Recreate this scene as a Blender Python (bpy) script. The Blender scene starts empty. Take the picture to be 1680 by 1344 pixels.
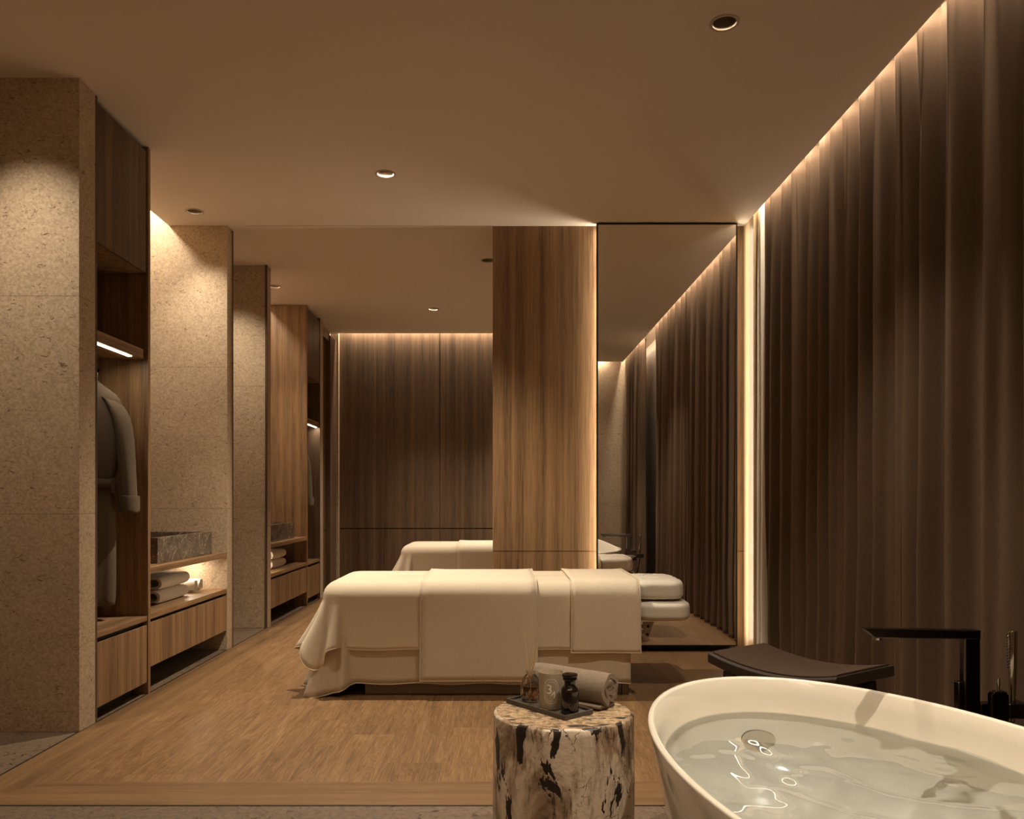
import bpy, math, random
from mathutils import Vector, Matrix
random.seed(7)
C = bpy.context.scene.collection
PI = math.pi
F = 1340.0                      # focal length in pixels of a 1680 px wide frame
H = 2.8                         # ceiling height
MIR = None                      # when set, geometry is built reflected about y = MIR/2

def pt(p):
    x, y, z = p
    return (x, (MIR - y) if MIR is not None else y, z)

# ------------------------------------------------------------------ mesh builder
class MB:
    def __init__(s): s.v = []; s.f = []
    def add(s, vs, fs):
        b = len(s.v); s.v += [tuple(v) for v in vs]; s.f += [tuple(b + i for i in f) for f in fs]; return s
    def box(s, x0, x1, y0, y1, z0, z1):
        vs = [(x0,y0,z0),(x1,y0,z0),(x1,y1,z0),(x0,y1,z0),(x0,y0,z1),(x1,y0,z1),(x1,y1,z1),(x0,y1,z1)]
        return s.add(vs, [(0,3,2,1),(4,5,6,7),(0,1,5,4),(1,2,6,5),(2,3,7,6),(3,0,4,7)])
    def quad(s, a, b, c, d): return s.add([a,b,c,d], [(0,1,2,3)])
    def grid(s, rows, closed_u=False, closed_v=False):
        n = len(rows); m = len(rows[0]); vs = [p for r in rows for p in r]; fs = []
        for i in range(n if closed_v else n-1):
            for j in range(m if closed_u else m-1):
                i2 = (i+1) % n; j2 = (j+1) % m
                fs.append((i*m+j, i*m+j2, i2*m+j2, i2*m+j))
        return s.add(vs, fs)
    def loft(s, rings, cap0=True, cap1=True):
        m = len(rings[0]); b = len(s.v); s.grid(rings, closed_u=True)
        n = len(rings)
        if cap0: s.f.append(tuple(b + j for j in reversed(range(m))))
        if cap1: s.f.append(tuple(b + (n-1)*m + j for j in range(m)))
        return s
    def lathe(s, prof, cx, cy, n=48, cap0=True, cap1=True, dz=0):
        prof = [(a, b+dz) for a, b in prof]
        rings = [[(cx + r*math.cos(2*PI*k/n), cy + r*math.sin(2*PI*k/n), z) for k in range(n)] for r, z in prof]
        return s.loft(rings, cap0, cap1)
    def tube(s, pts, r, n=10, caps=True):
        pts = [Vector(p) for p in pts]; rings = []
        up = Vector((0,0,1)); prev = None
        for i, p in enumerate(pts):
            d = (pts[min(i+1, len(pts)-1)] - pts[max(i-1, 0)]).normalized()
            if prev is None:
                a = d.cross(up)
                if a.length < 1e-3: a = d.cross(Vector((1,0,0)))
                a.normalize()
            else:
                a = (prev - d*prev.dot(d)).normalized()
            prev = a; b = d.cross(a)
            rr = r[i] if isinstance(r, (list, tuple)) else r
            rings.append([tuple(p + (a*math.cos(2*PI*k/n) + b*math.sin(2*PI*k/n))*rr) for k in range(n)])
        return s.loft(rings, caps, caps)
    def prism(s, poly, axis, a0, a1):
        # poly: list of 2D points; extruded along axis
        def P(u, v, w):
            return {'x': (w,u,v), 'y': (u,w,v), 'z': (u,v,w)}[axis]
        return s.loft([[P(u,v,a0) for u,v in poly], [P(u,v,a1) for u,v in poly]])
    def superbox(s, cx, cy, cz, hx, hy, hz, e=5.0, n=10, fn=None):
        # rounded cushion, cube-sphere with super-ellipsoid norm
        for ax in range(3):
            for sg in (-1, 1):
                rows = []
                for i in range(n+1):
                    row = []
                    for j in range(n+1):
                        u = math.tan((2*i/n-1)*PI/4); v = math.tan((2*j/n-1)*PI/4)
                        q = [0,0,0]; q[ax] = sg; q[(ax+1)%3] = u*sg; q[(ax+2)%3] = v
                        k = (abs(q[0])**e+abs(q[1])**e+abs(q[2])**e)**(1/e)
                        q = [c/k for c in q]
                        p = (cx+q[0]*hx, cy+q[1]*hy, cz+q[2]*hz)
                        if fn: p = fn(p, q)
                        row.append(p)
                    rows.append(row)
                s.grid(rows)
        return s
    def turn(s, cx, cy, a):
        ca, sa = math.cos(a), math.sin(a)
        s.v = [(cx+(x-cx)*ca-(y-cy)*sa, cy+(x-cx)*sa+(y-cy)*ca, z) for x, y, z in s.v]; return s
    def build(s, name, mat, parent=None, bevel=0, smooth=None, weld=False, solid=0, sub=0, segs=2):
        me = bpy.data.meshes.new(name)
        vs = [pt(v) for v in s.v]
        if parent is not None:
            w = parent
            off = Vector((0,0,0))
            while w is not None: off += w.location; w = w.parent
            vs = [(x-off.x, y-off.y, z-off.z) for x, y, z in vs]
        fs = s.f if MIR is None else [tuple(reversed(f)) for f in s.f]
        me.from_pydata(vs, [], fs); me.update()
        o = bpy.data.objects.new(name, me); C.objects.link(o)
        if weld:
            import bmesh
            bm = bmesh.new(); bm.from_mesh(me); bmesh.ops.remove_doubles(bm, verts=bm.verts, dist=1e-5)
            bmesh.ops.recalc_face_normals(bm, faces=bm.faces); bm.to_mesh(me); bm.free()
        if mat: me.materials.append(mat)
        if smooth is not None:
            for p in me.polygons: p.use_smooth = True
            me.set_sharp_from_angle(angle=math.radians(smooth))
        if parent is not None: o.parent = parent
        if solid:
            md = o.modifiers.new('thickness', 'SOLIDIFY'); md.thickness = solid; md.offset = 0
        if sub:
            md = o.modifiers.new('smooth', 'SUBSURF'); md.levels = sub; md.render_levels = sub
        if bevel:
            md = o.modifiers.new('bevel', 'BEVEL'); md.width = bevel; md.segments = segs; md.limit_method = 'ANGLE'
            md.harden_normals = False
        return o

def tag(o, label=None, cat=None, group=None, kind=None):
    if label: o['label'] = label
    if cat: o['category'] = cat
    if group: o['group'] = group
    if kind: o['kind'] = kind
    return o
def thing(name, label, cat, loc=(0,0,0), group=None):
    o = bpy.data.objects.new(name, None); C.objects.link(o)
    o.location = pt(loc); o.empty_display_size = .05
    return tag(o, label, cat, group)
def struct(name, mb, mat, **k):
    o = mb.build(name, mat, **k); o['kind'] = 'structure'; return o
def kids(o): return [c for c in bpy.data.objects if c.parent == o]
def dup(root, loc, label):
    r = root.copy(); C.objects.link(r); r.location = loc; r['label'] = label
    for ch in kids(root):
        c = ch.copy(); C.objects.link(c); c.parent = r
        for g in kids(ch):
            d = g.copy(); C.objects.link(d); d.parent = c
    return r

# ------------------------------------------------------------------ materials
def mat(name, color=(.5,.5,.5), rough=.5, metal=0, spec=.5):
    m = bpy.data.materials.new(name); m.use_nodes = True
    b = m.node_tree.nodes['Principled BSDF']
    b.inputs['Base Color'].default_value = (*color, 1); b.inputs['Roughness'].default_value = rough
    b.inputs['Metallic'].default_value = metal; b.inputs['Specular IOR Level'].default_value = spec
    return m
class NT:
    def __init__(s, m): s.m = m; s.t = m.node_tree; s.b = s.t.nodes['Principled BSDF']
    def n(s, typ, **k):
        x = s.t.nodes.new(typ)
        for a, v in k.items():
            if a.startswith('_'): setattr(x, a[1:], v)
            else: x.inputs[a.replace('__', ' ')].default_value = v
        return x
    def l(s, a, b): s.t.links.new(a, b)
    def coord(s, scale=(1,1,1), loc=(0,0,0)):
        tc = s.n('ShaderNodeTexCoord'); mp = s.n('ShaderNodeMapping'); mp.inputs['Scale'].default_value = scale
        mp.inputs['Location'].default_value = loc
        s.l(tc.outputs['Object'], mp.inputs['Vector']); return mp.outputs['Vector']
    def noise(s, scale=(1,1,1), sc=1.0, detail=6, rough=.6, dist=0, loc=(0,0,0)):
        x = s.n('ShaderNodeTexNoise'); x.inputs['Scale'].default_value = sc; x.inputs['Detail'].default_value = detail
        x.inputs['Roughness'].default_value = rough; x.inputs['Distortion'].default_value = dist
        s.l(s.coord(scale, loc), x.inputs['Vector']); return x.outputs['Fac']
    def ramp(s, fac, stops):
        r = s.n('ShaderNodeValToRGB'); e = r.color_ramp.elements
        while len(e) > 1: e.remove(e[-1])
        e[0].position = stops[0][0]; e[0].color = (*stops[0][1], 1) if len(stops[0][1]) == 3 else stops[0][1]
        for p, c in stops[1:]:
            q = e.new(p); q.color = (*c, 1)
        s.l(fac, r.inputs['Fac']); return r.outputs['Color']
    def mix(s, fac, a, b, mode='MIX'):
        x = s.n('ShaderNodeMix'); x.data_type = 'RGBA'; x.blend_type = mode
        for sock, v in ((x.inputs[0], fac), (x.inputs[6], a), (x.inputs[7], b)):
            if isinstance(v, (int, float)): sock.default_value = v
            elif isinstance(v, tuple): sock.default_value = (*v, 1)
            else: s.l(v, sock)
        return x.outputs[2]
    def math(s, op, a, b=None):
        x = s.n('ShaderNodeMath'); x.operation = op
        for sock, v in ((x.inputs[0], a), (x.inputs[1], b)):
            if v is None: continue
            if isinstance(v, (int, float)): sock.default_value = v
            else: s.l(v, sock)
        return x.outputs[0]
    def sep(s):
        tc = s.n('ShaderNodeTexCoord'); x = s.n('ShaderNodeSeparateXYZ'); s.l(tc.outputs['Object'], x.inputs[0]); return x.outputs
    def bump(s, h, strength=.3, dist=.002):
        b = s.n('ShaderNodeBump'); b.inputs['Strength'].default_value = strength; b.inputs['Distance'].default_value = dist
        s.l(h, b.inputs['Height']); s.l(b.outputs['Normal'], s.b.inputs['Normal'])
    def color(s, c): s.l(c, s.b.inputs['Base Color'])
g3 = lambda v: (v,v,v)

def wood(name, c1, c2, axis='z', rough=.45, strip=.045, contrast=1.0):
    m = mat(name, rough=rough, spec=.35); t = NT(m)
    fine = {'z': (150,150,4), 'y': (150,5,150), 'x': (5,150,150)}[axis]
    mid = {'z': (1/strip,1/strip,.35), 'y': (1/strip,.5,1/strip), 'x': (.5,1/strip,1/strip)}[axis]
    a = t.noise(fine, 1, 5, .65); b = t.noise(mid, 1, 2, .5, loc=(3.1,1.7,.3))
    f = t.math('ADD', t.math('MULTIPLY', a, .55), t.math('MULTIPLY', b, .55))
    w = .16/contrast
    t.color(t.ramp(f, [(.55-w, c1), (.55+w, c2)]))
    t.bump(a, .25, .0008)
    return m
def stone(name, c, dark, light, joints=True, scale=1.0, rough=.6):
    m = mat(name, rough=rough, spec=.3); t = NT(m)
    big = t.noise(g3(3*scale), 1, 4, .6, .4)
    col = t.ramp(big, [(.3, tuple(x*.88 for x in c)), (.7, light)])
    grain = t.noise((90*scale,90*scale,90*scale), 1, 4, .7)
    col = t.mix(.55, col, t.ramp(grain, [(.35, tuple(x*.7 for x in c)), (.62, tuple(min(1,x*1.22) for x in light))]))
    fleck = t.noise((22*scale,22*scale,48*scale), 1, 3, .75, 1.8, loc=(1,2,3))
    fm = t.ramp(fleck, [(.61, (0,0,0)), (.66, (1,1,1))])
    col = t.mix(fm, col, dark)
    fl2 = t.noise((40*scale,40*scale,60*scale), 1, 3, .8, 2.5, loc=(5,2,9))
    fm2 = t.ramp(fl2, [(.57, (0,0,0)), (.64, g3(.75))])
    col = t.mix(fm2, col, tuple(x*.55 for x in c))
    hsum = t.math('SUBTRACT', grain, t.math('MULTIPLY', fm, .8))
    if joints:
        z = t.sep()[2]
        fr = t.math('ABSOLUTE', t.math('SUBTRACT', t.math('FRACT', t.math('DIVIDE', z, H/3)), .5))
        jm = t.math('GREATER_THAN', fr, .4988)
        col = t.mix(jm, col, tuple(x*.45 for x in c))
        hsum = t.math('SUBTRACT', hsum, jm)
    t.color(col); t.bump(hsum, .35, .0015)
    return m
def cloth(name, c, weave=700, rough=.9, bump=.25, vary=.1, sheen=.2):
    m = mat(name, c, rough, spec=.2); t = NT(m)
    a = t.noise(g3(weave), 1, 2, .5); b = t.noise((60,60,300), 1, 3, .6)
    f = t.math('ADD', t.math('MULTIPLY', a, .5), t.math('MULTIPLY', b, .5))
    t.color(t.ramp(f, [(.3, tuple(x*(1-vary) for x in c)), (.7, tuple(min(1, x*(1+vary)) for x in c))]))
    t.bump(f, bump, .001); t.b.inputs['Sheen Weight'].default_value = sheen; t.b.inputs['Sheen Tint'].default_value = (*[min(1, x*1.6) for x in c], 1)
    return m

W1, W2 = (.105,.056,.026), (.345,.202,.098)
M = {}
M['wood'] = wood('oak_veneer', W1, W2)
M['lit_wood'] = wood('lit_oak_veneer', (.36,.24,.125), (.58,.42,.25))  # paler copy of the oak: LED light on the return put into the colour
M['wood_dark'] = wood('dark_oak_veneer', (.052,.031,.018), (.165,.102,.058))
M['wood_shelf'] = wood('oak_shelf', W1, W2, 'y')
M['wood_board'] = wood('oak_border_x', (.10,.053,.023), (.28,.162,.073), 'x', .42, .06, .75)
M['wood_board_y'] = wood('oak_border_y', (.10,.053,.023), (.28,.162,.073), 'y', .42, .06, .75)
M['stone'] = stone('beige_stone', (.42,.315,.21), (.16,.105,.06), (.50,.385,.265))
M['stone_floor'] = stone('brown_stone_floor', (.13,.088,.056), (.045,.028,.017), (.185,.13,.085), False, .6, .5)
M['ceiling'] = mat('warm_ceiling_paint', (.68,.575,.475), .9, spec=.1)
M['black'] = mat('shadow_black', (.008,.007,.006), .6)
M['dark_metal'] = mat('dark_bronze', (.035,.026,.02), .35, 1)
M['black_frame'] = mat('black_frame', (.012,.010,.009), .4, .3)
M['mirror'] = mat('mirror_silver', (.92,.90,.87), .0, 1)
M['sheet'] = cloth('cream_linen', (.66,.56,.43))
M['under'] = cloth('cream_cotton', (.60,.50,.37))
M['runner'] = cloth('cream_runner', (.68,.58,.45), 600, bump=.35)
M['towel_cream'] = cloth('ivory_towel', (.70,.60,.46), 400, bump=.5)
M['hem'] = cloth('cream_hem', (.68,.57,.42))
M['cushion'] = mat('white_cushion_vinyl', (.74,.68,.58), .45, spec=.4)
M['bed_base'] = mat('taupe_bed_base', (.22,.17,.12), .5)
M['curtain'] = cloth('brown_curtain', (.115,.074,.047), 500, .85, .2, .12, .3)
M['sheer'] = cloth('cream_sheer', (.85,.78,.66), 700)
M['robe'] = cloth('grey_taupe_robe', (.115,.087,.062), 350, .95, .5, .12, .3)
M['towel'] = cloth('grey_towel', (.225,.175,.125), 260, .95, .9, .2, .4)
M['white_towel'] = cloth('white_towel', (.72,.65,.54), 300, .95, .7, .1, .3)
M['chrome'] = mat('polished_nickel', (.42,.37,.32), .12, 1)
M['gunmetal'] = mat('gunmetal_fitting', (.075,.06,.048), .2, 1)
M['stool'] = mat('espresso_wood', (.028,.016,.009), .5, spec=.45)
M['stool_top'] = cloth('espresso_leather', (.046,.025,.014), 200, .6, .25, .1, .1)
M['ceramic'] = mat('glossy_cream_ceramic', (.83,.76,.64), .12, spec=.6)
M['ceramic'].node_tree.nodes['Principled BSDF'].inputs['Coat Weight'].default_value = .4
M['tray'] = mat('slate_tray', (.085,.068,.052), .55)
M['reflector'] = mat('downlight_reflector', (.34,.29,.23), .35, 1)
M['trim_ring'] = mat('downlight_trim', (.42,.32,.23), .6)
M['steel'] = mat('satin_steel', (.45,.40,.34), .3, 1)
M['amber'] = mat('dark_amber_glass', (.012,.006,.004), .08, spec=.7)
M['reed'] = mat('rattan_reed', (.55,.38,.2), .7)
M['print'] = mat('pale_print', (.80,.72,.60), .5)
M['wax'] = mat('wax', (.75,.66,.5), .5)
m = mat('frosted_glass', (.34,.27,.19), .45, spec=.5)
M['frost'] = m
def glass(name, c, ior=1.45, rough=0.0, trans=1.0):
    m = mat(name, c, rough); b = m.node_tree.nodes['Principled BSDF']
    b.inputs['Transmission Weight'].default_value = trans; b.inputs['IOR'].default_value = ior; return m
M['glass'] = glass('clear_glass', (.9,.86,.8), 1.35)
M['oil'] = glass('amber_oil', (.62,.46,.30), 1.3)
M['window_glass'] = mat('night_glass', (.006,.006,.007), .03, spec=.8)
m = mat('led_strip', (1,.85,.6)); b = m.node_tree.nodes['Principled BSDF']
b.inputs['Emission Color'].default_value = (1,.80,.55,1); b.inputs['Emission Strength'].default_value = 6
M['led'] = m

# floor planks running in depth
m = mat('oak_plank_floor', rough=.40, spec=.4); t = NT(m); s = t.sep()
PW = .225
col_i = t.math('FLOOR', t.math('DIVIDE', s[0], PW))
wn = t.n('ShaderNodeTexWhiteNoise'); wn.noise_dimensions = '1D'; t.l(col_i, wn.inputs['W'])
yy = t.math('ADD', t.math('DIVIDE', s[1], 1.25), t.math('MULTIPLY', wn.outputs['Value'], 7.0))
row_i = t.math('FLOOR', yy)
wn2 = t.n('ShaderNodeTexWhiteNoise'); wn2.noise_dimensions = '2D'
cb = t.n('ShaderNodeCombineXYZ'); t.l(col_i, cb.inputs[0]); t.l(row_i, cb.inputs[1]); t.l(cb.outputs[0], wn2.inputs['Vector'])
tc = t.n('ShaderNodeTexCoord'); mp = t.n('ShaderNodeMapping'); mp.inputs['Scale'].default_value = (20,1.7,1)
ad = t.n('ShaderNodeVectorMath'); ad.operation = 'ADD'
cb2 = t.n('ShaderNodeCombineXYZ'); t.l(t.math('MULTIPLY', wn2.outputs['Value'], 9.0), cb2.inputs[2]); t.l(t.math('MULTIPLY', wn2.outputs['Value'], 5.0), cb2.inputs[1])
t.l(tc.outputs['Object'], ad.inputs[0]); t.l(cb2.outputs[0], ad.inputs[1]); t.l(ad.outputs[0], mp.inputs['Vector'])
n1 = t.n('ShaderNodeTexNoise'); n1.inputs['Scale'].default_value = 1; n1.inputs['Detail'].default_value = 4; n1.inputs['Distortion'].default_value = 1.2
t.l(mp.outputs[0], n1.inputs['Vector'])
mp2 = t.n('ShaderNodeMapping'); mp2.inputs['Scale'].default_value = (170,6,1); t.l(ad.outputs[0], mp2.inputs['Vector'])
n2 = t.n('ShaderNodeTexNoise'); n2.inputs['Scale'].default_value = 1; n2.inputs['Detail'].default_value = 5; n2.inputs['Roughness'].default_value = .7
t.l(mp2.outputs[0], n2.inputs['Vector'])
rings = t.math('ABSOLUTE', t.math('SUBTRACT', t.math('FRACT', t.math('MULTIPLY', n1.outputs['Fac'], 9.0)), .5))
f = t.math('ADD', t.math('ADD', t.math('MULTIPLY', n2.outputs['Fac'], .55), t.math('MULTIPLY', rings, .25)), t.math('MULTIPLY', n1.outputs['Fac'], .3))
col = t.ramp(f, [(.32, (.11,.056,.023)), (.50, (.205,.114,.049)), (.68, (.31,.184,.085))])
tone = t.math('ADD', .86, t.math('MULTIPLY', wn2.outputs['Value'], .24))
col = t.mix(1.0, col, tone, 'MULTIPLY')
jx = t.math('GREATER_THAN', t.math('ABSOLUTE', t.math('SUBTRACT', t.math('FRACT', t.math('DIVIDE', s[0], PW)), .5)), .4955)
jy = t.math('GREATER_THAN', t.math('ABSOLUTE', t.math('SUBTRACT', t.math('FRACT', yy), .5)), .4988)
j = t.math('MULTIPLY', t.math('MAXIMUM', jx, jy), .55)
col = t.mix(j, col, (.09,.05,.022))
t.color(col); t.bump(t.math('SUBTRACT', n2.outputs['Fac'], j), .25, .001)
M['floor'] = m

# emperador marble
m = mat('brown_marble', rough=.25); t = NT(m)
nz = t.noise(g3(7), 1, 5, .6, 1.5)
vx = t.n('ShaderNodeTexVoronoi'); vx.feature = 'DISTANCE_TO_EDGE'; vx.inputs['Scale'].default_value = 7
va = t.n('ShaderNodeVectorMath'); va.operation = 'ADD'; cbm = t.n('ShaderNodeCombineXYZ')
for i in range(3): t.l(t.math('MULTIPLY', nz, .8), cbm.inputs[i])
t.l(t.coord((1,1,1.6)), va.inputs[0]); t.l(cbm.outputs[0], va.inputs[1]); t.l(va.outputs[0], vx.inputs['Vector'])
vein = t.ramp(vx.outputs['Distance'], [(.0, (1,1,1)), (.035, (0,0,0))])
base = t.ramp(t.noise(g3(14), 1, 6, .65, 1.0), [(.3, (.045,.031,.021)), (.7, (.15,.110,.078))])
t.color(t.mix(t.math('MULTIPLY', vein, .65), base, (.52,.42,.32)))
M['marble'] = m

# birch-like stump bark
m = mat('pale_bark', rough=.45, spec=.4); t = NT(m)
b1 = t.noise((9,9,4), 1, 5, .65, .6)
base = t.ramp(b1, [(.36, (.13,.08,.042)), (.47, (.36,.25,.16)), (.56, (.66,.54,.41))])
blot = t.noise((17,17,6.5), 1, 4, .62, .5, loc=(4.3,1.2,.55))
bm_ = t.ramp(blot, [(.548, (0,0,0)), (.562, (1,1,1))])
streak = t.noise((70,70,11), 1, 3, .6, .2, loc=(.7,2.2,1))
sm = t.math('MULTIPLY', t.ramp(streak, [(.59, (0,0,0)), (.63, (1,1,1))]), t.ramp(b1, [(.35, (1,1,1)), (.6, g3(.1))]))
vx = t.n('ShaderNodeTexVoronoi'); vx.feature = 'DISTANCE_TO_EDGE'; vx.inputs['Scale'].default_value = 11
nzv = t.n('ShaderNodeTexNoise'); nzv.inputs['Scale'].default_value = 14; nzv.inputs['Detail'].default_value = 4
t.l(t.coord(), nzv.inputs['Vector'])
vm = t.n('ShaderNodeVectorMath'); vm.operation = 'MULTIPLY_ADD'; vm.inputs[1].default_value = (.16,.16,.16)
t.l(nzv.outputs['Color'], vm.inputs[0]); t.l(t.coord((1,1,.8)), vm.inputs[2]); t.l(vm.outputs[0], vx.inputs['Vector'])
crack = t.math('MULTIPLY', t.ramp(vx.outputs['Distance'], [(.004, (1,1,1)), (.014, (0,0,0))]), t.ramp(t.noise(g3(8), 1, 2, .5, loc=(9,3,1)), [(.46, (0,0,0)), (.54, (1,1,1))]))
col = t.mix(crack, base, (.07,.04,.02)); col = t.mix(sm, col, (.05,.03,.018)); col = t.mix(bm_, col, (.022,.014,.010))
t.color(col)
t.bump(t.math('SUBTRACT', t.noise(g3(60), 1, 4, .6), t.math('ADD', bm_, crack)), .5, .003)
M['bark'] = m
m = mat('stump_cut', rough=.75); t = NT(m)
base = t.ramp(t.noise((60,60,20), 1, 5, .7, .5), [(.35, (.10,.06,.03)), (.5, (.36,.24,.13)), (.68, (.56,.42,.27))])
blot = t.ramp(t.noise((13,45,10), 1, 4, .6, .4, loc=(2,7,1)), [(.56, (0,0,0)), (.60, (1,1,1))])
t.color(t.mix(blot, base, (.03,.02,.013))); t.bump(t.noise(g3(50), 1, 4, .6), .6, .004)
M['stump_cut'] = m

# water: clear refractive surface with real waves in the mesh
m = bpy.data.materials.new('bath_water'); m.use_nodes = True
nt = m.node_tree; nt.nodes.remove(nt.nodes['Principled BSDF'])
gl = nt.nodes.new('ShaderNodeBsdfRefraction'); gl.inputs['IOR'].default_value = 1.10; gl.inputs['Color'].default_value = (.875,.945,1.0,1); gl.inputs['Roughness'].default_value = 0
gs_ = nt.nodes.new('ShaderNodeBsdfGlossy'); gs_.inputs['Roughness'].default_value = 0; fr_ = nt.nodes.new('ShaderNodeFresnel'); fr_.inputs['IOR'].default_value = 1.33
mx = nt.nodes.new('ShaderNodeMixShader'); nt.links.new(fr_.outputs[0], mx.inputs[0]); nt.links.new(gl.outputs[0], mx.inputs[1]); nt.links.new(gs_.outputs[0], mx.inputs[2])
nt.links.new(mx.outputs[0], nt.nodes['Material Output'].inputs['Surface'])
M['water'] = m

# ------------------------------------------------------------------ room shell
XL, XR = -1.805, 1.604          # closet front plane, curtain pocket edge
XB, XW = -2.42, 1.90            # back of the closets, window wall
YB, YF = -.28, 9.0              # stone wall by the tub, panelled wall of the far bay
YE = 2.66                       # where the wooden floor starts
MP = 11.79                      # twin bay mirror sum; solid bay added in place of a mirror reflection

mb = MB(); mb.quad((XL+.22,YE+.225,0),(XW,YE+.225,0),(XW,YF,0),(XL+.22,YF,0)); struct('floor', mb, M['floor'])
mb = MB(); mb.quad((XL,YE,0),(XW,YE,0),(XW,YE+.225,0),(XL+.22,YE+.225,0)); struct('trim_1', mb, M['wood_board'])
mb = MB(); mb.quad((XL,YE,0),(XL+.22,YE+.225,0),(XL+.22,YF,0),(XL,YF,0)); struct('trim_2', mb, M['wood_board_y'])
mb = MB(); mb.quad((XB,YB,0),(XW,YB,0),(XW,YE-.004,0),(XB,YE-.004,0)); mb.quad((XB,YE-.004,0),(XL-.004,YE-.004,0),(XL-.004,YF,0),(XB,YF,0))
struct('floor_stone', mb, M['stone_floor'])
mb = MB(); mb.box(XL-.004, XW, YE-.006, YE, -.01, .002); mb.box(XL-.006, XL, YE, YF, -.01, .002); struct('trim_3', mb, M['black'])

LIGHTS = [(.845,3.09),(-.64,4.525),(-1.92,5.12),(-.64,7.755),(-.10,6.17),(-1.92,6.93),
          (-2.0,3.14),(-2.06,5.93),(.90,1.75),(-.45,1.7),(1.0,.25),(.75,8.3)]  # lamps left of the tub and in the bathing corner: added unseen for fill
RH = .046
def ceiling():
    xs = sorted({XB, -2.19, XR} | {x+d for x,_ in LIGHTS for d in (-.06,.06)})
    ys = sorted({YB+.18, 4.20, 5.385, MP-5.385, MP-4.20, 8.90} | {y+d for _,y in LIGHTS for d in (-.06,.06)})
    mb = MB()
    for i in range(len(xs)-1):
        for j in range(len(ys)-1):
            cx, cy = (xs[i]+xs[i+1])/2, (ys[j]+ys[j+1])/2
            if cx < -2.19 and (4.20 < cy < 5.385 or MP-5.385 < cy < MP-4.20): continue
            if any(abs(cx-a) < .06 and abs(cy-b) < .06 for a, b in LIGHTS): continue
            mb.quad((xs[i],ys[j],H),(xs[i],ys[j+1],H),(xs[i+1],ys[j+1],H),(xs[i+1],ys[j],H))
    n = 32
    for a, b in LIGHTS:
        sq, ci = [], []
        for k in range(n):
            th = 2*PI*(k+.5)/n; c, s_ = math.cos(th), math.sin(th); q = .06/max(abs(c),abs(s_))
            sq.append((a+c*q,b+s_*q,H)); ci.append((a+c*RH,b+s_*RH,H))
        mb.grid([ci, sq], closed_u=True)
        # square corners
        for sx in (-1,1):
            for sy in (-1,1):
                c0 = (a+sx*.06, b+sy*.06, H)
                near = sorted(sq, key=lambda p: (p[0]-c0[0])**2+(p[1]-c0[1])**2)[:2]
                mb.add([c0]+near, [(0,1,2)])
    # slot edges
    mb.quad((XB,YB+.18,H),(XR,YB+.18,H),(XR,YB+.18,H+.16),(XB,YB+.18,H+.16))  # unseen slot added for the back wall fill wash
    mb.quad((XR,YB,H),(XR,YF,H),(XR,YF,H+.16),(XR,YB,H+.16))
    mb.quad((XB,8.90,H),(XR,8.90,H),(XR,8.90,H+.16),(XB,8.90,H+.16))
    for y0, y1 in ((4.20,5.385),(MP-5.385,MP-4.20)):
        mb.quad((-2.19,y0,H),(-2.19,y1,H),(-2.19,y1,H+.16),(-2.19,y0,H+.16))
        yo = y0 if y0 < 5 else y1
        mb.quad((XB,yo,H),(-2.19,yo,H),(-2.19,yo,H+.16),(XB,yo,H+.16))
    mb.quad((XB,YB,H+.16),(XW,YB,H+.16),(XW,YF,H+.16),(XB,YF,H+.16))
    struct('ceiling', mb, M['ceiling'])
ceiling()
mb = MB(); mb.box(XL+.13, -.056, 5.388, 5.393, H-.0015, H-.0002); struct('trim_4', mb, M['trim_ring'])
# outer walls
mb = MB(); mb.box(XB-.1, XB, YB-.1, 3.495, 0, H); mb.box(XB-.1, XB, 3.495, YF+.1, 0, H+.16)
struct('wall_left', mb, M['stone'])
mb = MB(); mb.box(XB-.1, XW+.1, YB-.1, YB, 0, H+.16); struct('wall_back', mb, M['stone'])
mb = MB(); mb.box(XW, XW+.1, YB, 1.0, 0, H+.16); mb.box(XW, XW+.1, 1.86, YF, 0, H+.16); mb.box(XW, XW+.1, 1.0, 1.86, 2.5, H+.16)
struct('wall_right', mb, M['ceiling'])
# far panelled wall, with shadow joints
mb = MB()
for i, (x0, x1) in enumerate(((XL+.03,-.676),(-.668,.47),(.478,1.6))):
    for z0, z1 in ((0,.664),(.676,H+.15)):
        mb.box(x0, x1, YF-.02, YF, z0, z1)
mb.box(XL-.6, XW, YF, YF+.1, 0, H+.16)
struct('wall_far', mb, M['wood_dark'])
mb = MB(); mb.box(XL-.0, XL+.028, 8.93, YF, 0, H+.15); struct('trim_5', mb, M['stone'])
# stone pier, fins
mb = MB(); mb.box(XB, XL, 3.495, 3.635, 0, H); struct('wall_pier', mb, M['stone'], bevel=.002)
for nm, a in (('wall_partition', None), ('wall_partition_far', MP)):
    MIR = a
    mb = MB(); mb.box(XB, XL, 5.385, 5.485, 0, H+.16); struct(nm, mb, M['stone'], bevel=.002)
    mb = MB(); mb.box(XL-.012, XL+.002, 5.487, 5.502, 0, H); struct('trim_6', mb, M['wood_dark'])
    MIR = None
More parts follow.
